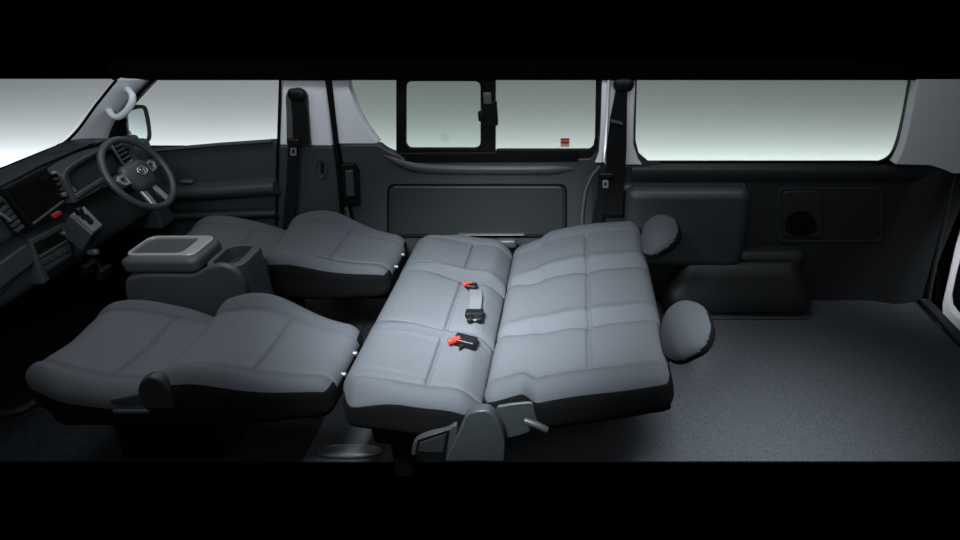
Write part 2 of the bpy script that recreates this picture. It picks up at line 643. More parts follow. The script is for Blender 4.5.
# recessed pocket panel
m = MB()
oo = rrect(477, 211, 90, 27, 7, 5)
ii = rrect(477, 211, 87.8, 25, 6, 5)
m.ring(pxpoly(oo, -0.003), pxpoly(ii, -0.003), (0, 0.012, 0))
m.build('panel_shadow_line', M['rubber'], sd)  # shadow line round the panel, made as a black ring
m = MB()
m.prism(pxpoly(rrect(477, 211, 87, 24.4, 6, 5), -0.012), (0, 0.016, 0))
m.build('pocket_panel', M['plastic2'], sd, bevel=0.008, seg=3)
# inner latch
m = MB()
m.prism(pxpoly([(340.5, 165), (354, 164), (358, 171), (359.5, 206), (343.5, 207)], -0.02), (0, 0.03, 0))
lt = m.build('latch_case', M['black'], sd, bevel=0.006, seg=3)
m = MB()
m.prism(pxpoly([(344.5, 171), (352.5, 170.5), (354.5, 196), (346.5, 197)], -0.034), (0, 0.016, 0))
m.build('latch_handle', M['plastic'], lt, bevel=0.004, seg=2)

# sliding door window: glass, frames, slider
w2 = thing('window_3', ay(480, 155, 0.03), 'green tinted sliding door window with black inner slider frame', 'window', kind='structure')
m = MB()
m.prism([ay(345, 76, 0.04), ay(352, 110, 0.04), ay(372, 140, 0.04), ay(395, 158, 0.04), ay(590, 160, 0.04), ay(601, 150, 0.04), ay(606, 76, 0.04)], (0, 0.004, 0))
m.build('fixed_pane', M['tint'], w2)
m = MB()
oo = rrect(443, 116, 47, 44, 9, 6)
ii = rrect(443.2, 114.8, 37.2, 33.4, 6, 6)
m.ring(pxpoly(oo, 0.018), pxpoly(ii, 0.018), (0, 0.018, 0))
m.build('slider_frame', M['black'], w2, bevel=0.003)
m = MB()
m.prism(pxpoly(rrect(443.2, 114.8, 38, 34, 6, 6), 0.028), (0, 0.003, 0))
m.build('slider_pane', glass('slider glass', (0.95, 0.97, 0.96), 0.01), w2)
m = MB()
m.prism(pxpoly([(481.5, 76), (495.5, 76), (495.5, 153), (482, 153)], 0.008), (0, 0.02, 0))
m.build('centre_bar', M['black'], w2, bevel=0.003)
m = MB()
rim = [(496, 152.5), (496, 149.5), (590, 149.5), (593.5, 146), (595, 138), (596, 76), (603, 76), (601, 148), (594, 160), (570, 162), (402, 162), (390, 156), (402, 153)]
m.prism(pxpoly(rim, 0.006), (0, 0.022, 0))
m.build('lower_rail', M['black'], w2, bevel=0.004)
m = MB()
m.prism(pxpoly([(404, 155), (579, 154.5), (578, 162), (405, 163)], -0.004), (0, 0.02, 0))
m.build('slider_track', M['rubber'], w2, bevel=0.003)
m = MB()
m.rbox(ay(490, 113, -0.004), (0.033, 0.016, 0.055), 0.010, res=(8, 6, 10))
m.rbox(ay(481.5, 116, -0.004), (0.014, 0.013, 0.022), 0.006, res=(6, 6, 6))
lc = m.build('window_latch', M['black'], w2)
m = MB()
m.rbox(ay(487.5, 98, -0.022), (0.017, 0.006, 0.024), 0.005, res=(6, 4, 6))
m.build('latch_button', M['gunmetal'], lc)
m = MB()
m.lathe([(0.0215, 0), (0.0215, 0.001), (0.014, 0.001)], ay(445, 138, 0.0265), (0, -1, 0), 20)
o = m.build('etched_mark', glass('etched ring', (0.94, 0.945, 0.945), 0.0), w2)

# sticker
st = thing('window_sticker', ay(565, 146, 0.036), 'small orange and white sticker low on sliding door glass', 'sticker')
m = MB()
m.prism(pxpoly([(560.5, 138.2), (569.5, 138.2), (569.5, 147), (560.5, 147)], 0.036), (0, 0.002, 0))
m.build('sticker_sheet', M['cream'], st)
m = MB()
m.prism(pxpoly([(560.8, 138.6), (569.2, 138.6), (569.2, 140.2), (560.8, 140.2)], 0.0345), (0, 0.0012, 0))
m.prism(pxpoly([(560.8, 141.6), (569.2, 141.6), (569.2, 143.6), (560.8, 143.6)], 0.0345), (0, 0.0012, 0))
m.build('red_band', M['redlamp'], st)
m = MB()
m.prism(pxpoly([(560.8, 140.2), (569.2, 140.2), (569.2, 141.6), (560.8, 141.6)], 0.0345), (0, 0.0012, 0))
m.prism(pxpoly([(562, 144.6), (568, 144.6), (568, 145.3), (562, 145.3)], 0.0345), (0, 0.0012, 0))
m.build('orange_band', M['orange'], st)

# ---- C pillar
cpil = thing('trim_4', (0.1, 0.02, 0.1), 'light grey window pillar carrying the bench shoulder belt', 'pillar trim', kind='structure')
m = MB()
m.prism(pxpoly([(602, 79.6), (607.5, 79.6), (606.5, 110), (604, 150), (602.5, 163), (595, 163), (599, 152), (600.5, 130)], -0.018), (0, 0.02, 0))
m.build('door_edge', M['grey2'], cpil, bevel=0.004, seg=2)
m = MB()
m.prism(pxpoly([(610.5, 76), (636, 76), (634, 120), (633.5, 145), (638.5, 160), (643, 166), (604, 166), (606.5, 150)], -0.006), (0, 0.06, 0))
m.build('upper_cover', M['grey'], cpil, bevel=0.012, seg=3)
m = MB()
m.tube(smooth([ay(600, 166, -0.01), ay(592, 176, -0.012), ay(586, 190, -0.014), ay(583, 208, -0.014), ay(582, 225, -0.014), ay(582, 250, -0.014)], 4), 0.0075, 8)
m.build('door_seal', M['gunmetal'], cpil)
m = MB()
lo = pxpoly([(603, 166), (646, 166)], -0.002)
m.prism([lo[0], lo[1], Vector((lo[1].x, -0.002, 0.05)), Vector((lo[0].x - 0.05, -0.002, 0.05)), Vector((lo[0].x - 0.05, -0.002, lo[0].z - 0.08))], (0, 0.06, 0))
m.build('lower_cover', M['plastic2'], cpil, bevel=0.006)

rb = thing('seat_belt', ay(612, 225, -0.03), 'black bench belt hanging on pillar beside large rear window', 'seat belt', 'shoulder belts on the wall pillars')
anchor(ay(623.5, 85, -0.03), 1.35, rb)
m = MB()
m.strip([ay(621.5, 90, -0.034), ay(618.5, 118, -0.036), ay(616.5, 150, -0.04), ay(613, 215, -0.06)], [(0.048, 0, 0), (0.072, 0, 0), (0.088, 0, 0), (0.084, 0, 0)], (0, 0.003, 0))
m.strip([ay(604, 172, -0.055), ay(602, 195, -0.06), ay(596, 225, -0.065)], [(0.045, 0, 0)] * 3, (0, 0.003, 0))
m.build('webbing', M['webbing'], rb)
m = MB()
m.strip([ay(610.5, 120.5, -0.045), ay(622.5, 123.5, -0.045)], (0, 0, 0.012), (0, 0.005, 0))
m.build('belt_stop', M['gunmetal'], rb)
m = MB()
m.rbox(ay(607, 175.5, -0.068), (0.034, 0.009, 0.013), 0.008, res=(10, 6, 6))
m.build('tongue_cover', M['black'], rb)
tongue(605.5, 184, -0.072, rb, 0.95)

# ---- rear quarter wall
rw = thing('wall_right', (0.9, 0.0, 0.0), 'charcoal side wall trim below the large rear window', 'side wall', kind='structure')
zr = ay(760, 166.5, 0).z
x0, x1 = ay(646, 166, 0).x, ay(912, 300, 0).x + 0.01
prof = [(0.035, zr + 0.005), (0.004, zr + 0.004), (-0.014, zr - 0.006), (-0.018, zr - 0.03), (-0.010, zr - 0.06), (0.0, zr - 0.10), (0.0, 0.3), (0.0, 0.0)]
m = profile_wall(ay(632, 163, 0).x, x1, prof)
m.build('trim_panel', M['plastic2'], rw)
# raised storage box form
bx0, bx1 = ay(626, 200, -0.09).x, ay(752, 200, -0.09).x
bzt, bzb = ay(690, 190, -0.09).z, 0.24
m = MB()


def boxform(v):
    w = v.copy()
    top = sstep(v[:, 2], -0.05, 0.16)
    w[:, 1] += 0.012 * top * (v[:, 1] < 0)
    return w


m.rbox(((bx0 + bx1) / 2, -0.01, (bzt + bzb) / 2), ((bx1 - bx0) / 2, 0.10, (bzt - bzb) / 2), (0.05, 0.05, 0.045), fn=boxform, res=(40, 14, 24))
m.build('storage_box', M['plastic'], rw)
m = MB()
hx0, hx1 = ay(735, 262, -0.06).x, ay(806, 262, -0.06).x
m.rbox(((hx0 + hx1) / 2, -0.02, 0.155), ((hx1 - hx0) / 2, 0.055, 0.155), (0.05, 0.04, 0.045), res=(20, 10, 16))
m.build('arch_shoulder', M['plastic2'], rw)
# long shoulder that the box grows out of
m = MB()
sh = smooth([(0, 0.01, zr - 0.075), (0, -0.018, zr - 0.082), (0, -0.03, zr - 0.10), (0, -0.02, zr - 0.125), (0, 0.01, zr - 0.14)], 5)
m.prism([Vector((bx0 - 0.02, q.y, q.z)) for q in sh], (bx1 - bx0 + 0.0, 0, 0))
m.build('shoulder', M['plastic'], rw)
# pocket cover
m = MB()
oo = rrect(830, 215, 52, 27, 7, 6)
ii = rrect(830, 215, 50.6, 25.7, 6.2, 6)
m.ring(pxpoly(oo, -0.006), pxpoly(ii, -0.006), (0, 0.01, 0))
m.build('panel_rim', M['plastic'], rw)
m = MB()
m.prism(pxpoly(rrect(830, 215, 50.2, 25.3, 6, 6), -0.003), (0, 0.008, 0))
m.build('access_panel', M['plastic2'], rw)
m = MB()
m.prism(pxpoly(rrect(803, 214.5, 20, 23, 5, 5), -0.010), (0, 0.012, 0))
cov = m.build('pocket_cover', M['plastic2'], rw, bevel=0.005, seg=3)
m = MB()
ov = [(801 + 16 * math.cos(t), 226 + (10.5 if math.sin(t) > 0 else 15) * math.sin(t)) for t in np.linspace(0, 2 * math.pi, 31)[:-1]]
m.prism(pxpoly(ov, -0.012), (0, 0.004, 0))
m.build('finger_hole', M['rubber'], cov)

# rear quarter glass
w3 = thing('window_4', ay(770, 162, 0.04), 'large green tinted rear side window', 'window', kind='structure')
m = MB()
m.prism([ay(630, 168, 0.045), ay(905, 168, 0.045), Vector((ay(924, 78, 0.045).x, 0.045, ZT)), Vector((ay(630, 78, 0.045).x, 0.045, ZT))], (0, 0.004, 0))
m.build('rear_pane', M['tint'], w3)
m = MB()
ed = sm2([(911, 76), (904, 115), (898, 140), (893, 153), (884, 160.5), (872, 163)], 4)
eo = sm2([(919, 76), (912, 112), (906, 140), (901, 156), (895, 164), (880, 168)], 4)
m.ring(pxpoly(ed + eo[::-1], 0.02), pxpoly(ed + eo[::-1], 0.021), (0, 0.0, 0)) if False else m.prism(pxpoly(ed + eo[::-1], 0.015), (0, 0.02, 0))
m.build('corner_seal', M['black'], w3)
m = MB()
m.prism(pxpoly([(634, 76), (637, 76), (635.5, 140), (639, 154), (648, 161.5), (660, 164), (640, 166), (633, 145)], 0.012), (0, 0.02, 0))
m.build('front_seal', M['plastic'], w3)
m = MB()
m.prism(pxpoly([(640, 161.8), (885, 161.8), (885, 164.5), (640, 164.5)], 0.03), (0, 0.01, 0))
m.build('lower_seal', M['black'], w3)

# ---- D pillar
dp = thing('trim_5', (1.6, 0.0, 0.1), 'rear corner pillar, light grey above charcoal, by the tail opening', 'pillar trim', kind='structure')
m = MB()
dl = sm2([(918, 79.8), (911.5, 115), (905.5, 142), (900, 157), (895, 164.5)], 4)
dr = [(930, 165.5), (942, 169), (952, 173.5), (975, 174), (990, 79.8)]
m.prism(pxpoly(dl + dr, -0.042), (0, 0.09, 0))
m.build('upper_cover', M['grey'], dp, bevel=0.012, seg=3)
# dark lower half, a soft column that swings round to the tail opening
P = [(ay(872, 235, 0).x, 0.004), (ay(888, 235, 0).x, -0.002), (ay(900, 235, 0).x, -0.02), (ay(915, 235, -0.03).x, -0.034), (ay(925, 235, -0.03).x, -0.03), (XR + 0.03, -0.004), (XR + 0.04, 0.05)]
P = smooth([(a, b, 0) for a, b in P], 6)
m = MB()
zt = ay(925, 166.5, -0.02).z
loop = [Vector((p.x, p.y, 0.0)) for p in P] + [Vector((P[0].x, 0.05, 0.0))]
m.prism(loop, (0.045, 0, zt))
m.build('lower_cover', M['plastic2'], dp, angle=50)
m = MB()
m.tube(smooth([ay(956, 170, -0.02), ay(948, 205, -0.02), ay(939, 245, -0.02), ay(931, 285, -0.02), ay(929, 308, -0.03), ay(938, 326, -0.10), ay(966, 362, -0.26)], 5), 0.010, 8)
m.build('tail_seal', M['plastic'], dp)

# painted edge of tail opening and lamp beyond it
tb = thing('tail_body_panel', (1.83, 0.02, 0.0), 'white painted body edge outside the tail opening', 'body panel')
m = MB()
wh = [(975, 190), (962, 222), (955, 246), (947.5, 280), (942, 304), (942, 314), (945.5, 322), (958, 338), (985, 356), (985, 330), (957, 317), (951, 309), (950, 299), (954, 279), (963, 245), (984, 190)]
m.prism(pxpoly(wh, -0.005), (0.04, 0.05, 0))
m.build('painted_edge', M['white'], tb, bevel=0.006, seg=3)
m = MB()
m.prism(pxpoly([(990, 180), (958, 180), (940, 240), (934, 300), (942, 318), (960, 336), (990, 350)], 0.05), (0.03, 0.04, 0))
m.build('lamp_housing', M['black'], tb, bevel=0.004)
m = MB()
m.prism([(XR, -0.01, 0.0), (XR, -1.072, 0.0), (XR + 0.055, -1.072, 0.0), (XR + 0.055, -0.01, 0.0)], (0, 0, 0.022))
o = m.build('trim_6', M['plastic2'], bevel=0.008)
tag(o, 'charcoal sill strip along the tail edge of load floor', 'sill strip', kind='structure')

# wheel arch box
wx0, wx1 = az(662, 318, 0).x, az(813, 318, 0).x
wyf = -0.165
wz = 0.27
m = MB()


def archform(v):
    w = v.copy()
    t = (v[:, 2] + wz / 2) / wz                    # 0 bottom .. 1 top
    s = 1 - 0.24 * sstep(t, 0.1, 1.0)
    w[:, 0] *= s
    w[:, 1] -= 0.0
    w[:, 1] += 0.035 * sstep(t, 0.3, 1) * (v[:, 1] < 0)
    return w


m.rbox(((wx0 + wx1) / 2, wyf / 2 + 0.0, wz / 2), ((wx1 - wx0) / 2, -wyf / 2, wz / 2), (0.07, 0.05, 0.06), fn=archform, res=(48, 16, 24))
o = m.build('wheel_arch_cover', M['plastic2'])
wa = tag(o, 'black rounded wheel arch cover on load floor behind headrests', 'wheel arch cover', kind='structure')
m = MB()
m.tube(smooth([(wx0 + 0.02, wyf - 0.004, 0.006), (wx0 + 0.1, wyf - 0.008, 0.006), (wx1 - 0.1, wyf - 0.008, 0.006), (wx1 - 0.02, wyf + 0.004, 0.006), (wx1 + 0.006, wyf + 0.05, 0.006)], 6), 0.006, 8)
m.build('flange', M['plastic'], wa)

# metal rail strip low on the sliding door sill behind the bench
m = MB()
a, b = ay(457, 237.0, -0.05), ay(524, 237.0, -0.05)
m.bb(a.x, b.x, -0.03, -0.002, a.z - 0.004, a.z + 0.001)
o = m.build('trim_7', M['gunmetal'], bevel=0.002)
tag(o, 'grey metal sill strip on sliding door above the far end of bench', 'sill strip', kind='structure')

m = MB()
m.rbox((az(345, 455, 0.03).x, -1.040, 0.014), (0.12, 0.03, 0.014), (0.10, 0.028, 0.013), res=(24, 12, 6))
o = m.build('trim_8', M['gunmetal'])
tag(o, 'grey curved step lip on floor in front of the bench, nearest the camera', 'step trim', kind='structure')
m = MB()
m.tube(smooth([az(46, 391, 0.02), az(38, 400, 0.02), az(27, 407, 0.02), az(17, 411, 0.02), az(2, 414, 0.02)], 5), 0.012, 8)
o = m.build('trim_9', M['plastic'])
tag(o, 'thin curved sill strip on cab floor below the passenger cushion', 'sill strip', kind='structure')

# ---- studio behind
m = MB()
YB = 1.5
ztb = ay(579, 79.0, YB).z
m.prism([(-5.2, YB, -0.7), (3.2, YB, -0.7), (3.2, YB, ztb), (-5.2, YB, ztb)], (0, 0.02, 0))
o = m.build('backdrop', M['backdrop'])
tag(o, 'lit white studio backdrop seen through all the windows', 'backdrop', kind='structure')

# ================================================================== SEATS


def cushion(name, parent, L, hy, hz, r, origin, tilt, top, wid, seams=None, res=(64, 64, 14), split=None, mats=None):
    """padded block; local x 0..L towards the tail, y across, top at z=0. top(x, y) adds height, wid(x) scales the width."""
    v, f = rounded((L / 2, hy, hz), r, res)
    x = v[:, 0] + L / 2
    y = v[:, 1]
    z = v[:, 2] - hz
    k = np.clip((z + 2 * hz) / (2 * hz), 0, 1) ** 1.5
    z = z + top(x, y / hy) * k
    y = y * wid(x)
    ct, st_ = math.cos(tilt), math.sin(tilt)
    X = origin[0] + x * ct - z * st_
    Z = origin[2] + x * st_ + z * ct
    Y = origin[1] + y
    me = bpy.data.meshes.new(name)
    me.from_pydata(np.stack([X, Y, Z], 1).tolist(), [], f)
    me.update()
    o = link_mesh(name, me, mats or [M['fabric']], parent, angle=180)
    if split is not None:
        idx = np.array(f)
        fx, fy, fz = x[idx].mean(1), (v[:, 1] / hy)[idx].mean(1), (v[:, 2])[idx].mean(1)
        pz = np.array(PARAM['z'])[idx].mean(1)
        mi = split(fx, fy, np.where(fz > 0.999 * hz, 1.0, pz))
        me.polygons.foreach_set('material_index', mi.astype(np.int32))
    # seams as thin piping
    def P(sx, sy):
        sx_, sy_ = np.array([sx]), np.array([sy])
        zz = top(sx_, sy_)[0]
        # follow the rounded shoulder
        def rd(d, R):
            d = min(max(d, 0), R)
            return R - math.sqrt(max(R * R - (R - d) ** 2, 0))
        R3 = r if np.ndim(r) else (r, r, r)
        zz -= max(rd(min(sx, L - sx), R3[0]) * R3[2] / R3[0], rd(hy * (1 - abs(sy)), R3[1]) * R3[2] / R3[1])
        yy = sy * hy * wid(sx_)[0]
        return Vector((origin[0] + sx * ct - zz * st_, origin[1] + yy, origin[2] + sx * st_ + zz * ct)) - root_loc(o)
    return o, P


def wave(pts, n=10):
    return [(p.x, p.y) for p in smooth([(a, b, 0) for a, b in pts], n)]


# ---- front seats
def front_seat(yc, label):
    fs = thing('front_seat', (-1.35, yc, 0.012), label, 'seat', 'front seats folded flat')
    # cushion
    Lc, hyc = 0.455, 0.235

    def topc(x, y):
        e = 0.018 * sstep(np.abs(y), 0.62, 0.86) * (1 - 1.6 * sstep(x, 0.22, 0.48))                     # side bolsters
        e = e - 0.012 * (1 - sstep(np.abs(y), 0.0, 0.62))
        e = e - 0.05 * sstep(1 - x / 0.16, 0.0, 1.2) ** 2              # waterfall front
        e = e - 0.011 * g(np.abs(y), 0.66, 0.018) - 0.012 * g(x, 0.27, 0.006) * (np.abs(y) < 0.66)
        return e + 0.03 * sstep(x, 0.30, 0.0)

    def widc(x):
        return 0.80 + 0.20 * sstep(x, 0.0, 0.18) - 0.16 * sstep(x, 0.26, 0.48)
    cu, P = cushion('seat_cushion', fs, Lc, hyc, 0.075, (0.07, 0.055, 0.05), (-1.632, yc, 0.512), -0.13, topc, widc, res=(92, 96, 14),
                    split=lambda x, y, z: np.where((np.abs(y) < 0.66) & (z > 0.3), 1, np.where(z < 0.15, 2, 0)), mats=[M['fabric'], M['insert'], M['underside_shade']])
    # back, folded flat
    Lb, hyb = 0.515, 0.24

    def topb(x, y):
        a = np.abs(y)
        e = 0.028 * sstep(a, 0.58, 0.84) * (g(x, 0.15, 0.15) + 0.2)
        e = e + 0.046 * g(x, 0.17, 0.16) - 0.012 * g(a, 0.62, 0.018) - 0.012 * g(x, 0.29, 0.006) * (a < 0.62)
        e = e - 0.010 * g(y, 0, 0.5)
        return e

    def widb(x):
        return 0.98 + 0.02 * g(x, 0.13, 0.12) - 0.25 * sstep(x, 0.20, 0.515)
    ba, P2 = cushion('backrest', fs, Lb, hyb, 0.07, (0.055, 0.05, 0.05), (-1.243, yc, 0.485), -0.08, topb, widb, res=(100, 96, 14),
                     split=lambda x, y, z: np.where((np.abs(y) < 0.62) & (z > 0.3), 1, np.where(z < 0.7, 2, 0)), mats=[M['fabric'], M['insert'], M['underside_shade']])
    # dark backrest shell under it
    m = MB()
    m.rbox((-0.99, yc, 0.335), (0.21, 0.15, 0.03), 0.028, rot=Matrix.Rotation(0.12, 3, 'Y'), res=(16, 16, 6))
    m.build('backrest_shell', M['underside_shade'], fs)
    # headrest guides on the end
    for s in (-0.055, 0.055):
        m = MB()
        m.lathe([(0.008, -0.006), (0.0085, 0.006), (0.006, 0.010), (0.003, 0.0105)], (-0.732, yc + s, 0.40), (1, 0, -0.1), 14)
        m.build('headrest_guide', M['gunmetal'], fs)
    # seat box
    m = MB()
    m.rbox((-1.41, yc, 0.335), (0.20, 0.18, 0.05), 0.03, res=(14, 12, 6))
    m.build('seat_pan', M['underside_shade'], fs)
    m = MB()
    m.prism([(-1.60, yc - 0.03, 0), (-1.22, yc - 0.03, 0), (-1.24, yc - 0.03, 0.29), (-1.57, yc - 0.03, 0.29)], (0, 0.17, 0))
    m.build('seat_base', M['black'], fs, bevel=0.01)
    # recliner cover and levers on the camera side
    m = MB()
    pr = sm2([(0.0, -0.03), (0.0, 0.05), (0.025, 0.105), (0.06, 0.13), (0.09, 0.11), (0.105, 0.05), (0.10, -0.03)], 5)
    m.prism([Vector((-1.235 + a * 0.9, yc - 0.25, 0.45 + 0.75 * b)) for a, b in pr], (0, 0.03, 0))
    m.build('recliner_cover', M['plastic2'], fs, bevel=0.008, seg=3)
    m = MB()
    m.prism([(-1.33, yc - 0.245, 0.44), (-1.33, yc - 0.245, 0.46), (-1.22, yc - 0.245, 0.485), (-1.21, yc - 0.245, 0.44)], (0, 0.02, 0))
    m.build('recliner_lever', M['plastic'], fs, bevel=0.005, seg=2)
    m = MB()
    m.rbox((-1.28, yc - 0.24, 0.415), (0.055, 0.010, 0.009), 0.007, res=(10, 6, 6))
    m.build('height_lever', M['plastic'], fs)
    return fs


SX = -0.022
fs1 = front_seat(-1.03, 'grey cloth front passenger seat laid flat, nearest the camera')
fs2 = dup(fs1, None, (-0.045, 0.715, 0.0))
fs1.location.x += SX
fs2.location.x += SX - 0.015
fs2.scale = (1.06, 1, 1)
fs2['label'] = 'grey cloth driver seat laid flat behind the steering wheel'

# ---- bench
YB0 = -0.685
bs = thing('bench_seat', (-0.25, YB0, 0.0), 'wide grey three-person bench seat folded flat with two headrests', 'seat')
Lc, hyc = 0.43, 0.56


def saw(y, yb, d, far, near):
    """crease at yb: long slope on the far side, short steep wall on the near side"""
    t = y - yb
    return -d * np.where(t > 0, np.exp(-np.abs(t) / far), np.exp(-np.abs(t) / near))


def bolst(y):
    a = np.abs(y)
    ridge = 0.022 * g(a, 0.385, 0.045) - 0.010 * g(a, 0.335, 0.045)
    return ridge + 0.016 * sstep(a, 0.84, 0.95)


def topbc(x, y):
    a = np.abs(y)
    e = bolst(y) * (0.25 + 0.75 * sstep(x, 0.02, 0.22)) - 0.004 * (a < 0.33)
    e = e - 0.012 * g(a, 0.86, 0.008) * sstep(x, 0.0, 0.06) - 0.010 * g(a, 0.425, 0.007) * sstep(x, 0.0, 0.06)
    e = e - (0.005 + 0.014 * sstep(x, 0.2, 0.3)) * g(a, 0.325, 0.010) * sstep(x, 0.0, 0.06)
    e = e - 0.013 * g(x, 0.25, 0.006) * ((a < 0.31) | ((a > 0.43) & (a < 0.86)))
    e = e + (saw(y, 0.33, 0.024, 0.05, 0.035) + saw(y, -0.33, 0.024, 0.05, 0.035)) * sstep(x, 0.12, 0.30)
    e = e + 0.010 * g(x, 0.12, 0.08) * (0.4 + 0.6 * (a < 0.8)) + 0.008 * g(x, 0.33, 0.06) - 0.02 * sstep(x, 0.34, 0.43) - 0.055 * sstep(a, 0.86, 1.0) * sstep(0.2 - x, 0, 0.2)
    return e


def widbc(x):
    return 1.0 - 0.05 * sstep(0.05 - x, 0, 0.05)


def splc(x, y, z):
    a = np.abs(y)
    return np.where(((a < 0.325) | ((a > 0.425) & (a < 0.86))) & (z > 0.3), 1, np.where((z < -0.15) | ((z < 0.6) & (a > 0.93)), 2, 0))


bc, PC = cushion('seat_cushion', bs, Lc, hyc, 0.085, (0.075, 0.065, 0.05), (-0.712, YB0, 0.475), -0.20, topbc, widbc, res=(96, 230, 14), split=splc, mats=[M['fabric'], M['insert'], M['underside_shade']])
Lb, hyb = 0.588, 0.58


def topbb(x, y):
    a = np.abs(y)
    e = saw(y, 0.335, 0.036, 0.060, 0.042) + saw(y, -0.335, 0.036, 0.060, 0.042) + 0.012 * g(y, 0.43, 0.05) + 0.012 * g(y, -0.24, 0.05) + 0.02 * sstep(a, 0.78, 0.90)
    e = e * (0.35 + 0.65 * sstep(x, 0.02, 0.14))
    e = e - 0.012 * g(x, 0.345, 0.007) * (a < 0.80) - 0.016 * g(x, 0.345, 0.04) * g(a, 0.335, 0.07)
    e = e - 0.011 * g(a, 0.82, 0.008)
    e = e + 0.022 * g(x, 0.30, 0.2) - 0.012 * g(y, 0, 0.3)
    return e


def widbb(x):
    return 0.90 + 0.095 * sstep(x, 0.13, 0.19) - 0.02 * sstep(x, 0.40, 0.6)


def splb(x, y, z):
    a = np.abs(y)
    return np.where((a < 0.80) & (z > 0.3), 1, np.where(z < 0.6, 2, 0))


bb_, PB = cushion('backrest', bs, Lb, hyb, 0.065, (0.055, 0.06, 0.05), (-0.305, YB0, 0.395), 0.185, topbb, widbb, res=(116, 230, 12), split=splb, mats=[M['fabric'], M['insert'], M['underside_shade']])
# dark shell under the back
m = MB()
Rt = Matrix.Rotation(-0.185, 3, 'Y')
m.rbox((0.03, YB0, 0.335), (0.26, 0.53, 0.03), 0.025, rot=Rt, res=(16, 20, 6))
m.build('backrest_shell', M['underside_shade'], bs)
m = MB()
m.rbox((-0.49, YB0, 0.245), (0.175, 0.51, 0.055), 0.03, res=(12, 20, 6))
m.build('seat_pan', M['underside_shade'], bs)
m = MB()
m.rbox((-0.275, YB0, 0.275), (0.07, 0.50, 0.045), 0.03, res=(8, 16, 6))
m.build('crease_block', M['underside_shade'], bs)  # unseen block added under the crease, stops light falling through
for xx in (-0.60, -0.36):
    for yy in (-0.43, 0.43):
        m = MB()
        m.prism([(xx - 0.03, YB0 + yy - 0.03, 0), (xx + 0.03, YB0 + yy - 0.03, 0), (xx + 0.022, YB0 + yy - 0.03, 0.21), (xx - 0.022, YB0 + yy - 0.03, 0.21)], (0, 0.06, 0))
        m.build('leg', M['black'], bs, bevel=0.004)

# headrests
def headrest(c):
    m = MB()

    def fn(v):
        w = v.copy()
        t = (v[:, 0] + 0.092) / 0.184
        w[:, 2] *= 0.72 + 0.42 * np.sin(np.clip(t, 0, 1) * math.pi * 0.85)
        w[:, 1] *= 0.95 + 0.12 * np.sin(np.clip(t, 0, 1) * math.pi)
        w[:, 2] += 0.02 * g(t, 0.5, 0.4)
        return w
    R = Matrix.Rotation(-0.62, 3, 'Y')
    m.rbox(c, (0.090, 0.125, 0.046), (0.072, 0.098, 0.042), rot=R, fn=fn, res=(28, 28, 16))
    hr = m.build('headrest', [M['fabric'], M['underside_shade']], bs)
    Ri = R.transposed()
    off = Vector(c) - root_loc(hr)
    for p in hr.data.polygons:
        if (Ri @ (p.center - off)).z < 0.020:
            p.material_index = 1  # lower half painted near-black to stand in for shade
    for s in (-0.06, 0.06):
        m = MB()
        m.tube([(c[0] - 0.03, c[1] + s, c[2] - 0.035), (c[0] - 0.115, c[1] + s, c[2] - 0.085)], 0.006, 10)
        m.build('post', M['black'], hr)
    return hr


headrest((0.345, -1.035, 0.520))
headrest((0.337, -0.387, 0.540))

# recliner cover at the near end of the bench
yn = YB0 - hyc - 0.012
PL = lambda pts, y: pxpoly(pts, y)
m = MB()
bell = sm2([(447, 453), (453, 440), (461, 424), (468, 409), (475, 404), (488, 403), (496, 408.5), (503, 421), (506, 434), (506, 445), (505.5, 453)], 4)
m.prism(PL(bell, yn + 0.005), (0, -0.035, 0))
rc = m.build('recliner_cover', M['plastic'], bs, bevel=0.014, seg=5)
m = MB()
wing = sm2([(413, 450), (413.5, 444), (417, 436), (430, 430), (447, 426), (458, 422), (458, 450)], 4)
m.prism(PL(wing, yn + 0.0), (0, -0.022, 0))
m.build('side_wing', M['plastic'], bs, bevel=0.008, seg=3)
m = MB()
oo = [(415, 454), (417.5, 440.5), (449.5, 430.5), (445.5, 455.5)]
ii = [(418, 451.8), (420, 442.5), (446, 434), (443.2, 453)]
m.ring(PL(oo, yn - 0.024), PL(ii, yn - 0.024), (0, 0.006, 0))
m.build('handle_recess', M['rubber'], bs)
m = MB()
m.prism(PL(ii, yn - 0.0255), (0, 0.006, 0))
m.build('release_handle', M['plastic2'], bs, bevel=0.002)
m = MB()
plate = sm2([(494, 450), (496, 409), (503, 403.5), (520, 401), (532, 400.5), (538, 405), (543, 417), (541, 425)], 3) + [(524, 432), (508, 436)]
m.prism(PL(plate, yn + 0.024), (0, -0.012, 0))
m.build('hinge_plate', M['plastic'], bs, bevel=0.005, seg=3)
m = MB()
m.tube([ay(525, 420.5, yn - 0.01), ay(536, 424.5, yn - 0.022), ay(547, 430, yn - 0.025)], [0.010, 0.0115, 0.010], 12)
m.build('recline_lever', M['plastic'], bs)

# belts lying on the bench
lb = thing('lap_belt', PC(0.30, 0.12) + root_loc(bc), 'grey lap belt with dark latch lying on the middle bench seat', 'lap belt')


def onc(px, py, lift=0.0):
    """point on the tilted cushion top under a line of sight"""
    d = ray(px, py)
    n = Vector((math.sin(0.20), 0, math.cos(0.20)))
    p0 = Vector((-0.70, YB0, 0.475)) + n * (0.004 + lift)
    return CAM + d * ((p0 - CAM).dot(n) / d.dot(n))


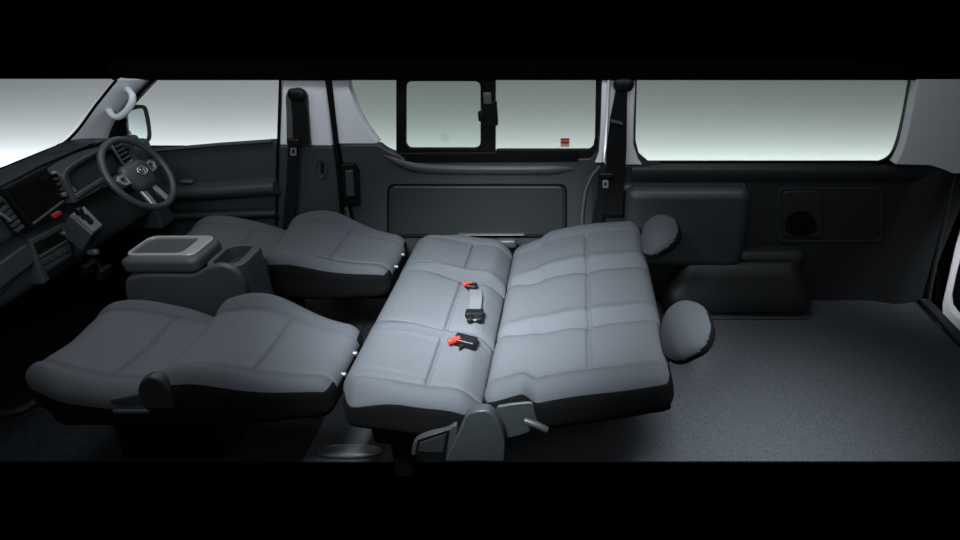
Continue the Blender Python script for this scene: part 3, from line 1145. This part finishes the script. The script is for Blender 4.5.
m = MB()
pp = [onc(475.5, 290, 0.004), onc(476.3, 297, 0.011), onc(475.5, 305, 0.011), onc(474.5, 311, 0.014)]
wv = onc(483, 298) - onc(470.5, 298)
m.strip(smooth(pp, 4), wv * 0.95, (0, 0, 0.003))
m.build('webbing', M['webgrey'], lb)
ud = (onc(476, 290) - onc(476, 310)).normalized()
xd = wv.normalized()
nn = xd.cross(ud).normalized()
RM = Matrix((xd, ud, nn)).transposed()
m = MB()
m.rbox(onc(474.5, 313.5, 0.014), (0.034, 0.018, 0.012), 0.008, rot=RM, res=(12, 8, 6))
m.rbox(onc(470, 318.5, 0.012), (0.011, 0.018, 0.008), 0.006, rot=RM, res=(6, 8, 6))
m.rbox(onc(479.5, 318, 0.012), (0.011, 0.018, 0.008), 0.006, rot=RM, res=(6, 8, 6))
m.build('latch', M['black'], lb)
m = MB()
m.box(onc(474, 318.5, 0.010), (0.024, 0.030, 0.003), RM)
m.build('tongue_plate', M['chrome'], lb, bevel=0.001)

bk = thing('belt_buckle', onc(462, 342), 'black buckle with red button between near and middle bench seats', 'belt buckle', 'buckles on the bench cushion')
m = MB()
ur = (onc(474, 343) - onc(453, 341)).normalized()
vr = nn.cross(ur).normalized()
RB = Matrix((ur, vr, nn)).transposed()
m.rbox(onc(465.5, 341, 0.017), (0.038, 0.023, 0.014), 0.007, rot=RB @ Matrix.Rotation(-0.25, 3, 'Z'), res=(12, 10, 6))
m.prism([onc(457, 337, 0.008), onc(471, 343, 0.008), onc(459, 351.5, 0.004)], nn * 0.012)
m.build('buckle_body', M['black'], bk, bevel=0.002)
m = MB()
m.rbox(onc(454, 340, 0.024), (0.023, 0.009, 0.009), 0.005, rot=RB @ Matrix.Rotation(0.55, 3, 'Z'), res=(8, 6, 6))
m.build('release_button', M['red'], bk)
bk2 = thing('belt_buckle', onc(468, 287), 'dark buckle with red tip in far seam of the bench', 'belt buckle', 'buckles on the bench cushion')
m = MB()
m.rbox(onc(471.5, 286, 0.012), (0.022, 0.016, 0.010), 0.006, rot=RB, res=(8, 8, 6))
m.build('buckle_body', M['black'], bk2)
m = MB()
m.rbox(onc(467.5, 283.5, 0.018), (0.019, 0.0085, 0.007), 0.005, rot=RB @ Matrix.Rotation(0.5, 3, 'Z'), res=(8, 6, 6))
m.build('release_button', M['red'], bk2)

# far hinge cover between cushion and back
m = MB()
m.rbox(ay(506, 243, -0.11), (0.05, 0.02, 0.022), 0.015, res=(10, 6, 8))
o = m.build('far_hinge_cover', M['plastic'], bs)

# ================================================================== CONSOLE
cn = thing('centre_console', (-1.42, -0.66, 0.012), 'charcoal centre console box with tray lid and cup holder between front seats', 'console')
yn_, yf_ = -0.755, -0.575
m = MB()


def conf(v):
    w = v.copy()
    t = (v[:, 2] + 0.27) / 0.54
    w[:, 0] += 0.02 * (1 - t) * np.sign(v[:, 0])
    return w


m.rbox((-1.470, (yn_ + yf_) / 2, 0.287), (0.165, (yf_ - yn_) / 2, 0.275), (0.05, 0.03, 0.03), fn=conf, res=(20, 12, 20))
body = m.build('console_body', M['dash'], cn)
# rear bin with cup holder: open box
zc = 0.612
x0, x1 = -1.325, -1.185
m = MB()
oo = rrect((x0 + x1) / 2, (yn_ + yf_) / 2, (x1 - x0) / 2, (yf_ - yn_) / 2, 0.045, 6)
ii = rrect((x0 + x1) / 2 - 0.008, (yn_ + yf_) / 2 + 0.006, (x1 - x0) / 2 - 0.026, (yf_ - yn_) / 2 - 0.019, 0.03, 6)
m.ring([(a, b, zc) for a, b in oo], [(a, b, zc) for a, b in ii], (0, 0, -0.58))
m.build('cup_holder_bin', M['dash'], cn, bevel=0.010, seg=3)
m = MB()
m.prism([(a, b, zc - 0.07) for a, b in ii], (0, 0, -0.01))
m.build('bin_floor', M['black'], cn)
m = MB()
cxx = (x0 + x1) / 2 + 0.01
circ = [((cxx) + 0.044 * math.cos(t), -0.652 + 0.044 * math.sin(t)) for t in np.linspace(0, 2 * math.pi, 29)[:-1]]
circ2 = [((cxx) + 0.037 * math.cos(t), -0.652 + 0.037 * math.sin(t)) for t in np.linspace(0, 2 * math.pi, 29)[:-1]]
m.ring([(a, b, zc - 0.040) for a, b in circ], [(a, b, zc - 0.040) for a, b in circ2], (0, 0, -0.028))
m.build('cup_ring', M['plastic'], cn)
# side moulding on the near face
m = MB()
sd_ = sm2([(126, 300), (124, 288), (128, 279), (140, 275.5), (165, 275), (192, 275), (205, 268.5), (220, 265), (234, 270), (243, 282), (247, 300)], 4)
m.prism([Vector((p.x, yn_ - 0.014, p.z)) for p in PL(sd_, yn_ - 0.014)] + [Vector((ay(247, 300, yn_).x, yn_ - 0.014, 0.2)), Vector((ay(126, 300, yn_).x, yn_ - 0.014, 0.2))], (0, 0.03, 0))
m.build('side_moulding', M['dash'], cn, bevel=0.012, seg=4)
# lid
zl = 0.648
lx0, lx1 = -1.605, -1.335
ly0, ly1 = -0.765, -0.58
m = MB()
m.rbox(((lx0 + lx1) / 2, (ly0 + ly1) / 2, zl - 0.035), ((lx1 - lx0) / 2, (ly1 - ly0) / 2, 0.030), (0.03, 0.025, 0.02), res=(24, 20, 8))
lid = m.build('lid', M['dash'], cn)
oo = rrect((lx0 + lx1) / 2 - 0.0, (ly0 + ly1) / 2 + 0.008, 0.122, 0.078, 0.03, 6)
ii = rrect((lx0 + lx1) / 2 - 0.022, (ly0 + ly1) / 2 + 0.008, 0.092, 0.062, 0.025, 6)
m = MB()
m.ring([(a, b, zl + 0.004) for a, b in oo], [(a, b, zl + 0.004) for a, b in ii], (0, 0, -0.016))
m.build('tray_rim', M['satin'], lid, bevel=0.005, seg=3)
m = MB()
m.prism([(a, b, zl - 0.006) for a, b in ii], (0, 0, -0.006))
m.build('tray_floor', M['tray'], lid)

# ================================================================== DASHBOARD
XD = -1.865
db = thing('dashboard', (-2.0, -0.75, 0.3), 'charcoal dashboard with screen, vents, radio and shift panel', 'dashboard')
prof = [(-2.25, 0.80), (-2.24, 0.835), (-2.15, 0.855), (-2.02, 0.870), (-1.93, 0.884), (-1.885, 0.890), (XD - 0.006, 0.880), (XD - 0.004, 0.85), (XD - 0.008, 0.775), (XD - 0.012, 0.755), (XD - 0.02, 0.74),
        (XD - 0.03, 0.70), (XD - 0.04, 0.60), (XD - 0.055, 0.545), (XD - 0.11, 0.52), (-2.10, 0.48), (-2.25, 0.46)]
m = MB()
pp = smooth([(a, 0, b) for a, b in prof], 3)
m.prism([Vector((p.x, -1.40, p.z)) for p in pp], (0, 1.30, 0))
m.build('dash_body', M['dash'], db, angle=50)
# binnacle hood in front of the driver
m = MB()
hood = smooth([(0, -0.575, 0.875), (0, -0.56, 0.903), (0, -0.50, 0.920), (0, -0.38, 0.926), (0, -0.26, 0.915), (0, -0.20, 0.893), (0, -0.185, 0.86)], 6)
hin = smooth([(0, -0.545, 0.870), (0, -0.535, 0.888), (0, -0.48, 0.902), (0, -0.38, 0.907), (0, -0.28, 0.898), (0, -0.225, 0.880), (0, -0.215, 0.870)], 6)
A = [Vector((-1.835, p.y, p.z - 0.015)) for p in hood]
m.ring(A + [Vector((-1.835, -0.185, 0.775)), Vector((-1.835, -0.575, 0.775))], [Vector((-1.84, p.y, p.z - 0.015)) for p in hin] + [Vector((-1.84, -0.215, 0.79)), Vector((-1.84, -0.545, 0.79))], (-0.24, 0, -0.035))
bn = m.build('binnacle', M['dash'], db, bevel=0.006, seg=2)
m = MB()
m.prism([(-1.905, -0.55, 0.78), (-1.905, -0.21, 0.78), (-1.93, -0.21, 0.90), (-1.93, -0.55, 0.90)], (-0.02, 0, 0))
m.build('gauge_face', M['screen'], bn)
for yy in (-0.46, -0.30):
    m = MB()
    m.lathe([(0.048, 0), (0.048, 0.006), (0.044, 0.006), (0.043, 0.001)], (-1.912, yy, 0.84), (1, 0, 0.15), 28)
    m.build('gauge', M['black'], bn)
# pad filling from hood to the pillar
m = MB()
m.rbox((-2.03, -0.14, 0.812), (0.17, 0.10, 0.055), 0.04, res=(14, 10, 8))
m.build('corner_pad', M['dash'], db)
m = MB()
m.bb(-2.24, XD - 0.03, -0.12, 0.0, 0.45, 0.85)
m.build('end_panel', M['dash'], db, bevel=0.02, seg=3)


def dq(pts, x, dx, name, mt, parent=db, bevel=0.002):
    m = MB()
    m.prism([ax(a, b, x) for a, b in pts], (dx, 0, 0))
    return m.build(name, mt, parent, bevel=bevel)


# screen unit
su = dq([(2, 189), (46.5, 166), (68, 207), (32, 229)], XD + 0.012, -0.03, 'screen_bezel', M['black'], bevel=0.004)
dq([(9, 190), (46.4, 171.0), (62.5, 199), (34, 221)], XD + 0.015, -0.004, 'screen', M['screen'], su, 0.0)
dq([(33.3, 222.6), (63.5, 200), (64.5, 201.8), (34.3, 224.6)], XD + 0.016, -0.004, 'chin_strip', M['gunmetal'], su, 0.0008)
# hazard button
dq([(52.5, 215), (60, 210.5), (63, 213.5), (55.5, 218.5)], XD + 0.020, -0.02, 'hazard_button', M['redlamp'], db, 0.002)


# air vents either side of the screen
def vent(pts, rim, slats):
    a, b, c, d = [Vector((p[0], p[1], 0)) for p in pts]
    v = dq(pts, XD + 0.010, -0.02, 'air_vent', M['black'], db, 0.002)
    for k in range(1, slats + 1):
        t = k / (slats + 1)
        p, q = a.lerp(d, t), b.lerp(c, t)
        p2, q2 = a.lerp(d, t + 0.09), b.lerp(c, t + 0.09)
        dq([p[:2], q[:2], q2[:2], p2[:2]], XD + 0.016, -0.008, 'vent_slat', M['dash'], v, 0.0)
    m = MB()
    m.tube(smooth([ax(x_, y_, XD + 0.018) for x_, y_ in rim], 5), 0.0055, 8)
    m.build('vent_trim', M['silver'], v)


vent([(-4, 206), (3, 200), (27, 229), (19, 235)], [(-8, 212), (0, 214), (6, 217.5), (10, 221)], 5)
vent([(51, 173), (58, 172), (77, 193), (67, 199)], [(51.5, 173.5), (56, 172.5), (62, 177), (68, 184), (75, 191)], 4)
m = MB()
m.lathe([(0.009, 0), (0.009, 0.012), (0.006, 0.014)], ax(62.5, 195, XD + 0.012), (1, 0, 0.2), 16)
m.build('vent_dial', M['gunmetal'], db)
# strip under binnacle
dq([(76, 194.5), (104, 177), (105.5, 179.5), (78, 198)], -1.83, -0.01, 'binnacle_strip', M['gunmetal'], db, 0.001)
# far vent near the driver door
v2 = dq([(113, 143), (119, 141), (131, 158), (124, 163)], XD + 0.03, -0.03, 'air_vent', M['black'], db, 0.002)
m = MB()
for t in (0.2, 0.42, 0.64, 0.86):
    p = Vector((113, 143, 0)).lerp(Vector((124, 163, 0)), t)
    q = Vector((119, 141, 0)).lerp(Vector((131, 158, 0)), t)
    m.tube([ax(p.x, p.y, XD + 0.034), ax(q.x, q.y, XD + 0.034)], 0.0035, 6)
m.build('vent_slat', M['gunmetal'], v2)
m = MB()
m.tube(smooth([ax(110.5, 144.5, XD + 0.036), ax(118, 156, XD + 0.036), ax(124.5, 165, XD + 0.036), ax(132, 160, XD + 0.036)], 4), 0.0045, 8)
m.build('vent_trim', M['silver'], v2)

# centre stack
cs = dq([(30, 240), (66, 222), (75, 262), (44, 285)], XD - 0.012, -0.05, 'centre_stack', M['dash'], db, 0.006)
dq([(35, 243.5), (63.5, 228.5), (67.5, 238.5), (40, 255)], XD - 0.007, -0.006, 'radio_face', M['screen'], cs, 0.001)
dq([(40, 255.4), (67.6, 239), (68.4, 240.8), (40.8, 257.4)], XD - 0.006, -0.006, 'radio_trim', M['gunmetal'], cs, 0.0005)
m = MB()
m.lathe([(0.009, 0), (0.009, 0.010), (0.007, 0.012)], ax(63, 233.5, XD - 0.007), (1, 0, 0.1), 18)
m.build('volume_knob', M['gunmetal'], cs)
for k in range(4):
    t = k / 4
    a = Vector((42, 261, 0)).lerp(Vector((70, 246, 0)), t + 0.02)
    b = Vector((42, 261, 0)).lerp(Vector((70, 246, 0)), t + 0.2)
    dq([(a.x, a.y), (b.x, b.y), (b.x + 1.6, b.y + 4.2), (a.x + 1.6, a.y + 4.2)], XD - 0.005, -0.008, 'climate_button', M['plastic'], cs, 0.001)
dq([(45, 268), (71, 252), (72, 255), (46.5, 271.5)], XD - 0.006, -0.006, 'lower_trim', M['plastic'], cs, 0.0005)
dq([(47.5, 273), (72.5, 256.5), (75, 263), (51, 279)], XD - 0.008, -0.006, 'storage_slot', M['rubber'], cs, 0.0005)

# glove box lines on the near side
dq([(-6, 268), (28, 243), (36, 262), (0, 290)], XD - 0.022, -0.02, 'glove_box_lid', M['dash'], db, 0.006)
dq([(-4, 293), (11, 280), (12.5, 282.5), (-3, 296)], XD - 0.03, -0.03, 'glove_box_handle', M['plastic'], db, 0.002)

# shift panel
m = MB()
sp_ = [ax(69, 215, -1.82), ax(84, 205.5, -1.82), ax(104, 226, -1.75), ax(92.5, 235, -1.75)]
nrm = (sp_[1] - sp_[0]).cross(sp_[3] - sp_[0]).normalized()
if nrm.x < 0:
    nrm = -nrm
m.prism(sp_, nrm * -0.10)
spn = m.build('shift_console', M['dash'], db, bevel=0.006, seg=2)
m = MB()
ins = [ax(71, 215, -1.82), ax(83.5, 207.2, -1.82), ax(102, 226, -1.752), ax(92.8, 233, -1.752)]
m.prism([p + nrm * 0.006 for p in ins], nrm * -0.008)
m.build('shift_plate', M['gunmetal'], spn, bevel=0.001)
def ong(a, b, lift):
    d = ray(a, b)
    return CAM + d * ((sp_[0] + nrm * lift - CAM).dot(nrm) / d.dot(nrm))
m = MB()
m.prism([ong(a, b, 0.008) for a, b in [(75.5, 212.5), (82, 209.5), (85, 214), (88, 214.5), (93.5, 220.5), (93.5, 224), (89.5, 224.5), (86, 220), (82, 218.5), (80.5, 214), (77.5, 215)]], nrm * -0.003)
m.build('shift_gate', M['rubber'], spn)
m = MB()
m.tube([ong(79, 212.5, 0.0), ong(79, 211, 0.03)], 0.004, 8)
m.rbox(ong(79, 211, 0.035), (0.012, 0.012, 0.014), 0.010, res=(8, 8, 8))
m.build('shift_lever', M['black'], spn)
# parking brake stick below
m = MB()
m.tube([ax(85, 262, -1.90), ax(92, 254, -1.82)], 0.007, 10)
m.build('brake_stick', M['black'], db)
m = MB()
m.rbox(ax(93, 252, -1.815), (0.02, 0.012, 0.012), 0.010, res=(10, 8, 8))
m.build('brake_grip', M['gunmetal'], db)
# pedals
for (a, b) in ((88, 268), (104, 272)):
    m = MB()
    c = ax(a, b, -1.96)
    m.box(c, (0.02, 0.06, 0.05), Matrix.Rotation(0.5, 3, 'Y'))
    m.tube([c, c + Vector((-0.05, 0, 0.14))], 0.007, 8)
    m.build('pedal', M['plastic2'], db, bevel=0.004)

# ================================================================== STEERING WHEEL
WC = ay(139, 173.5, -0.39)
ea = math.radians(26)
wn = Vector((math.cos(ea), 0.0, math.sin(ea)))
e1 = Vector((0, 1, 0))
e2 = Vector((-math.sin(ea), 0, math.cos(ea)))
RW = 0.141
sw = thing('steering_wheel', WC, 'black three-spoke steering wheel with silver spoke trim in front of driver seat', 'steering wheel')


def wp(a, b, h=0.0):
    return WC + e1 * (a * RW) + e2 * (b * RW) + wn * h


m = MB()
m.tube([wp(math.cos(t), math.sin(t)) for t in np.linspace(0, 2 * math.pi, 65)[:-1]], 0.0125, 14, closed=True)
m.build('rim', M['plastic'], sw)
RH = Matrix((e1, e2, wn)).transposed()


def hubf(v):
    w = v.copy()
    t = v[:, 1] / (0.40 * RW)
    w[:, 0] *= 1.0 - 0.22 * np.clip(-t, -0.3, 1)
    w[:, 2] += 0.010 * np.exp(-(v[:, 0] / 0.05) ** 2 - (v[:, 1] / 0.05) ** 2)
    return w


m = MB()
m.rbox(wp(0, -0.05, -0.012), (0.46 * RW, 0.40 * RW, 0.022), (0.030, 0.030, 0.018), rot=RH, fn=hubf, res=(24, 24, 8))
hub = m.build('airbag_cover', M['plastic'], sw)
# emblem: three interlocking ovals
m = MB()


def oval(a, b, cy, rr):
    m.tube([wp(a * math.cos(t), cy + b * math.sin(t), 0.0225) for t in np.linspace(0, 2 * math.pi, 33)[:-1]], rr, 6, closed=True)


oval(0.165, 0.115, 0.03, 0.0022)
oval(0.055, 0.108, 0.03, 0.0016)
oval(0.115, 0.050, 0.075, 0.0016)
m.build('emblem', M['silver'], hub)
for s in (-1, 1):
    m = MB()
    m.prism([wp(s * 0.38, 0.20, -0.012), wp(s * 0.62, 0.24, -0.008), wp(s * 0.95, 0.16, -0.004), wp(s * 0.97, -0.06, -0.004), wp(s * 0.68, -0.16, -0.008), wp(s * 0.40, -0.18, -0.012)], -wn * 0.016)
    spk = m.build('spoke', M['plastic2'], sw, bevel=0.004)
    m = MB()
    oo = [(s * 0.44, 0.14), (s * 0.66, 0.18), (s * 0.80, 0.08), (s * 0.68, -0.10), (s * 0.46, -0.13)]
    ii = [(s * 0.49, 0.08), (s * 0.63, 0.11), (s * 0.70, 0.05), (s * 0.63, -0.05), (s * 0.50, -0.07)]
    m.ring([wp(a, b, 0.002) for a, b in oo], [wp(a, b, 0.002) for a, b in ii], -wn * 0.012)
    m.build('spoke_trim', M['silver'], spk, bevel=0.001)
    m = MB()
    m.prism([wp(s * 0.12, -0.40, -0.010), wp(s * 0.30, -0.38, -0.010), wp(s * 0.36, -0.92, -0.004), wp(s * 0.20, -0.96, -0.004)], -wn * 0.014)
    m.build('lower_spoke', M['silver'], sw, bevel=0.003)
m = MB()
m.tube([wp(0, 0, -0.03), wp(0, 0, -0.11)], [0.045, 0.050], 18)
m.build('column_shroud', M['black'], sw)
for s in (-1, 1):
    m = MB()
    m.tube([wp(s * 0.3, 0.05, -0.06), wp(s * 0.98, 0.10, -0.05)], [0.006, 0.008], 10)
    m.build('stalk', M['black'], sw)

# ================================================================== DOOR MIRROR
dmr = thing('door_mirror', ay(138, 145, 0.22), 'black door mirror outside the front door glass', 'mirror')
MY = 0.25
mc = ay(138.5, 126, MY)
m = MB()
hs = [ay(126.5, 112, MY), ay(132, 107.5, MY), ay(142, 105.5, MY), ay(148, 107.5, MY), ay(151.5, 120, MY), ay(152.5, 138, MY), ay(150, 141.5, MY), ay(143.5, 145, MY), ay(138, 144, MY), ay(127, 136, MY)]
# put the outline on a slightly turned upright plane through the mirror centre
mn = Vector((0.96, -0.20, 0)).normalized()


def onm(a, b, lift=0.0):
    d = ray(a, b)
    p0 = mc + mn * lift
    return CAM + d * ((p0 - CAM).dot(mn) / d.dot(mn))


ho = sm2([(127, 138), (126.5, 113), (131, 107.5), (141, 105.0), (147, 106.5), (150, 115), (152.2, 130), (152.2, 138), (149.5, 142), (143.5, 145), (137, 144.2), (127, 138)], 4)[:-1]
m.prism([onm(a, b) for a, b in ho], mn * -0.06)
m.build('housing', M['black'], dmr, bevel=0.008, seg=3)
m = MB()
gl = sm2([(127.8, 136), (127.6, 114), (132, 110.5), (140.5, 108.5), (143.3, 110.5), (145.5, 120), (147.2, 131), (146.8, 138), (143, 142), (137.5, 141.8), (127.8, 136)], 4)[:-1]
m.prism([onm(a, b, 0.002) for a, b in gl], mn * -0.004)
m.build('mirror_glass', M['mirror'], dmr)
m = MB()
m.tube([ay(128, 134, MY - 0.02), ay(117, 132, 0.03)], 0.022, 12)
m.build('mirror_arm', M['black'], dmr)

# ================================================================== LIGHTS
def area(name, loc, target, sx, sy, power, color=(1, 1, 1), spread=180):
    l = bpy.data.lights.new(name, 'AREA')
    l.shape = 'RECTANGLE'
    l.size, l.size_y = sx, sy
    l.energy = power
    l.color = color
    l.spread = math.radians(spread)
    o = bpy.data.objects.new(name, l)
    COL.objects.link(o)
    o.location = loc
    d = Vector(target) - Vector(loc)
    o.rotation_euler = d.to_track_quat('-Z', 'Y').to_euler()
    return o


area('bench_softbox', (-0.45, -1.80, 1.80), (-0.36, -0.76, 0.42), 0.30, 0.22, 14.5, (0.92, 0.97, 1.0), 48)
area('load_softbox', (0.75, -1.35, 1.9), (0.66, -1.10, 0.0), 0.5, 0.35, 5.5, (0.92, 0.97, 1.0), 50)
area('cabin_strip', (-0.5, -0.50, 1.70), (-0.5, -0.42, 0.4), 3.2, 0.3, 10, (0.92, 0.97, 1.0), 150)
area('cab_fill', (-1.2, -1.40, 2.0), (-1.22, -1.02, 0.5), 0.5, 0.3, 2.2, (0.92, 0.97, 1.0), 70)  # added fill that brightens the passenger seat
area('dash_fill', (-1.1, -1.7, 1.75), (-1.85, -0.25, 0.95), 0.5, 0.4, 1.3, (0.92, 0.97, 1.0), 60)  # added fill that lifts the dashboard and front pillar
area('tail_fill', (2.5, -0.7, 1.0), (1.88, 0.0, 0.2), 0.3, 0.3, 0.7, (0.95, 0.97, 1.0), 34)  # added fill that brightens the white edge at the tail
area('rear_softbox', (-0.4, 1.0, 2.0), (-0.4, -0.7, 0.4), 3.2, 0.6, 6, (0.92, 0.97, 1.0), 120)
area('front_fill', (-0.2, -2.9, 2.0), (-0.2, 0.0, 0.9), 3.0, 0.8, 6, (0.95, 0.97, 1.0), 110)
area('backdrop_strip', (-0.5, 1.30, -0.04), (-0.5, 1.5, 0.22), 11.0, 0.10, 70, (0.97, 0.99, 1.0), 180)

w = bpy.data.worlds.new('studio')
SC.world = w
w.use_nodes = True
w.node_tree.nodes['Background'].inputs['Color'].default_value = (0.0, 0.0, 0.0, 1)
w.node_tree.nodes['Background'].inputs['Strength'].default_value = 0.0

SC.view_settings.view_transform = 'Standard'
SC.view_settings.look = 'None'
SC.view_settings.gamma = 1.0
SC.view_settings.exposure = 0.0
SC.view_settings.use_curve_mapping = False
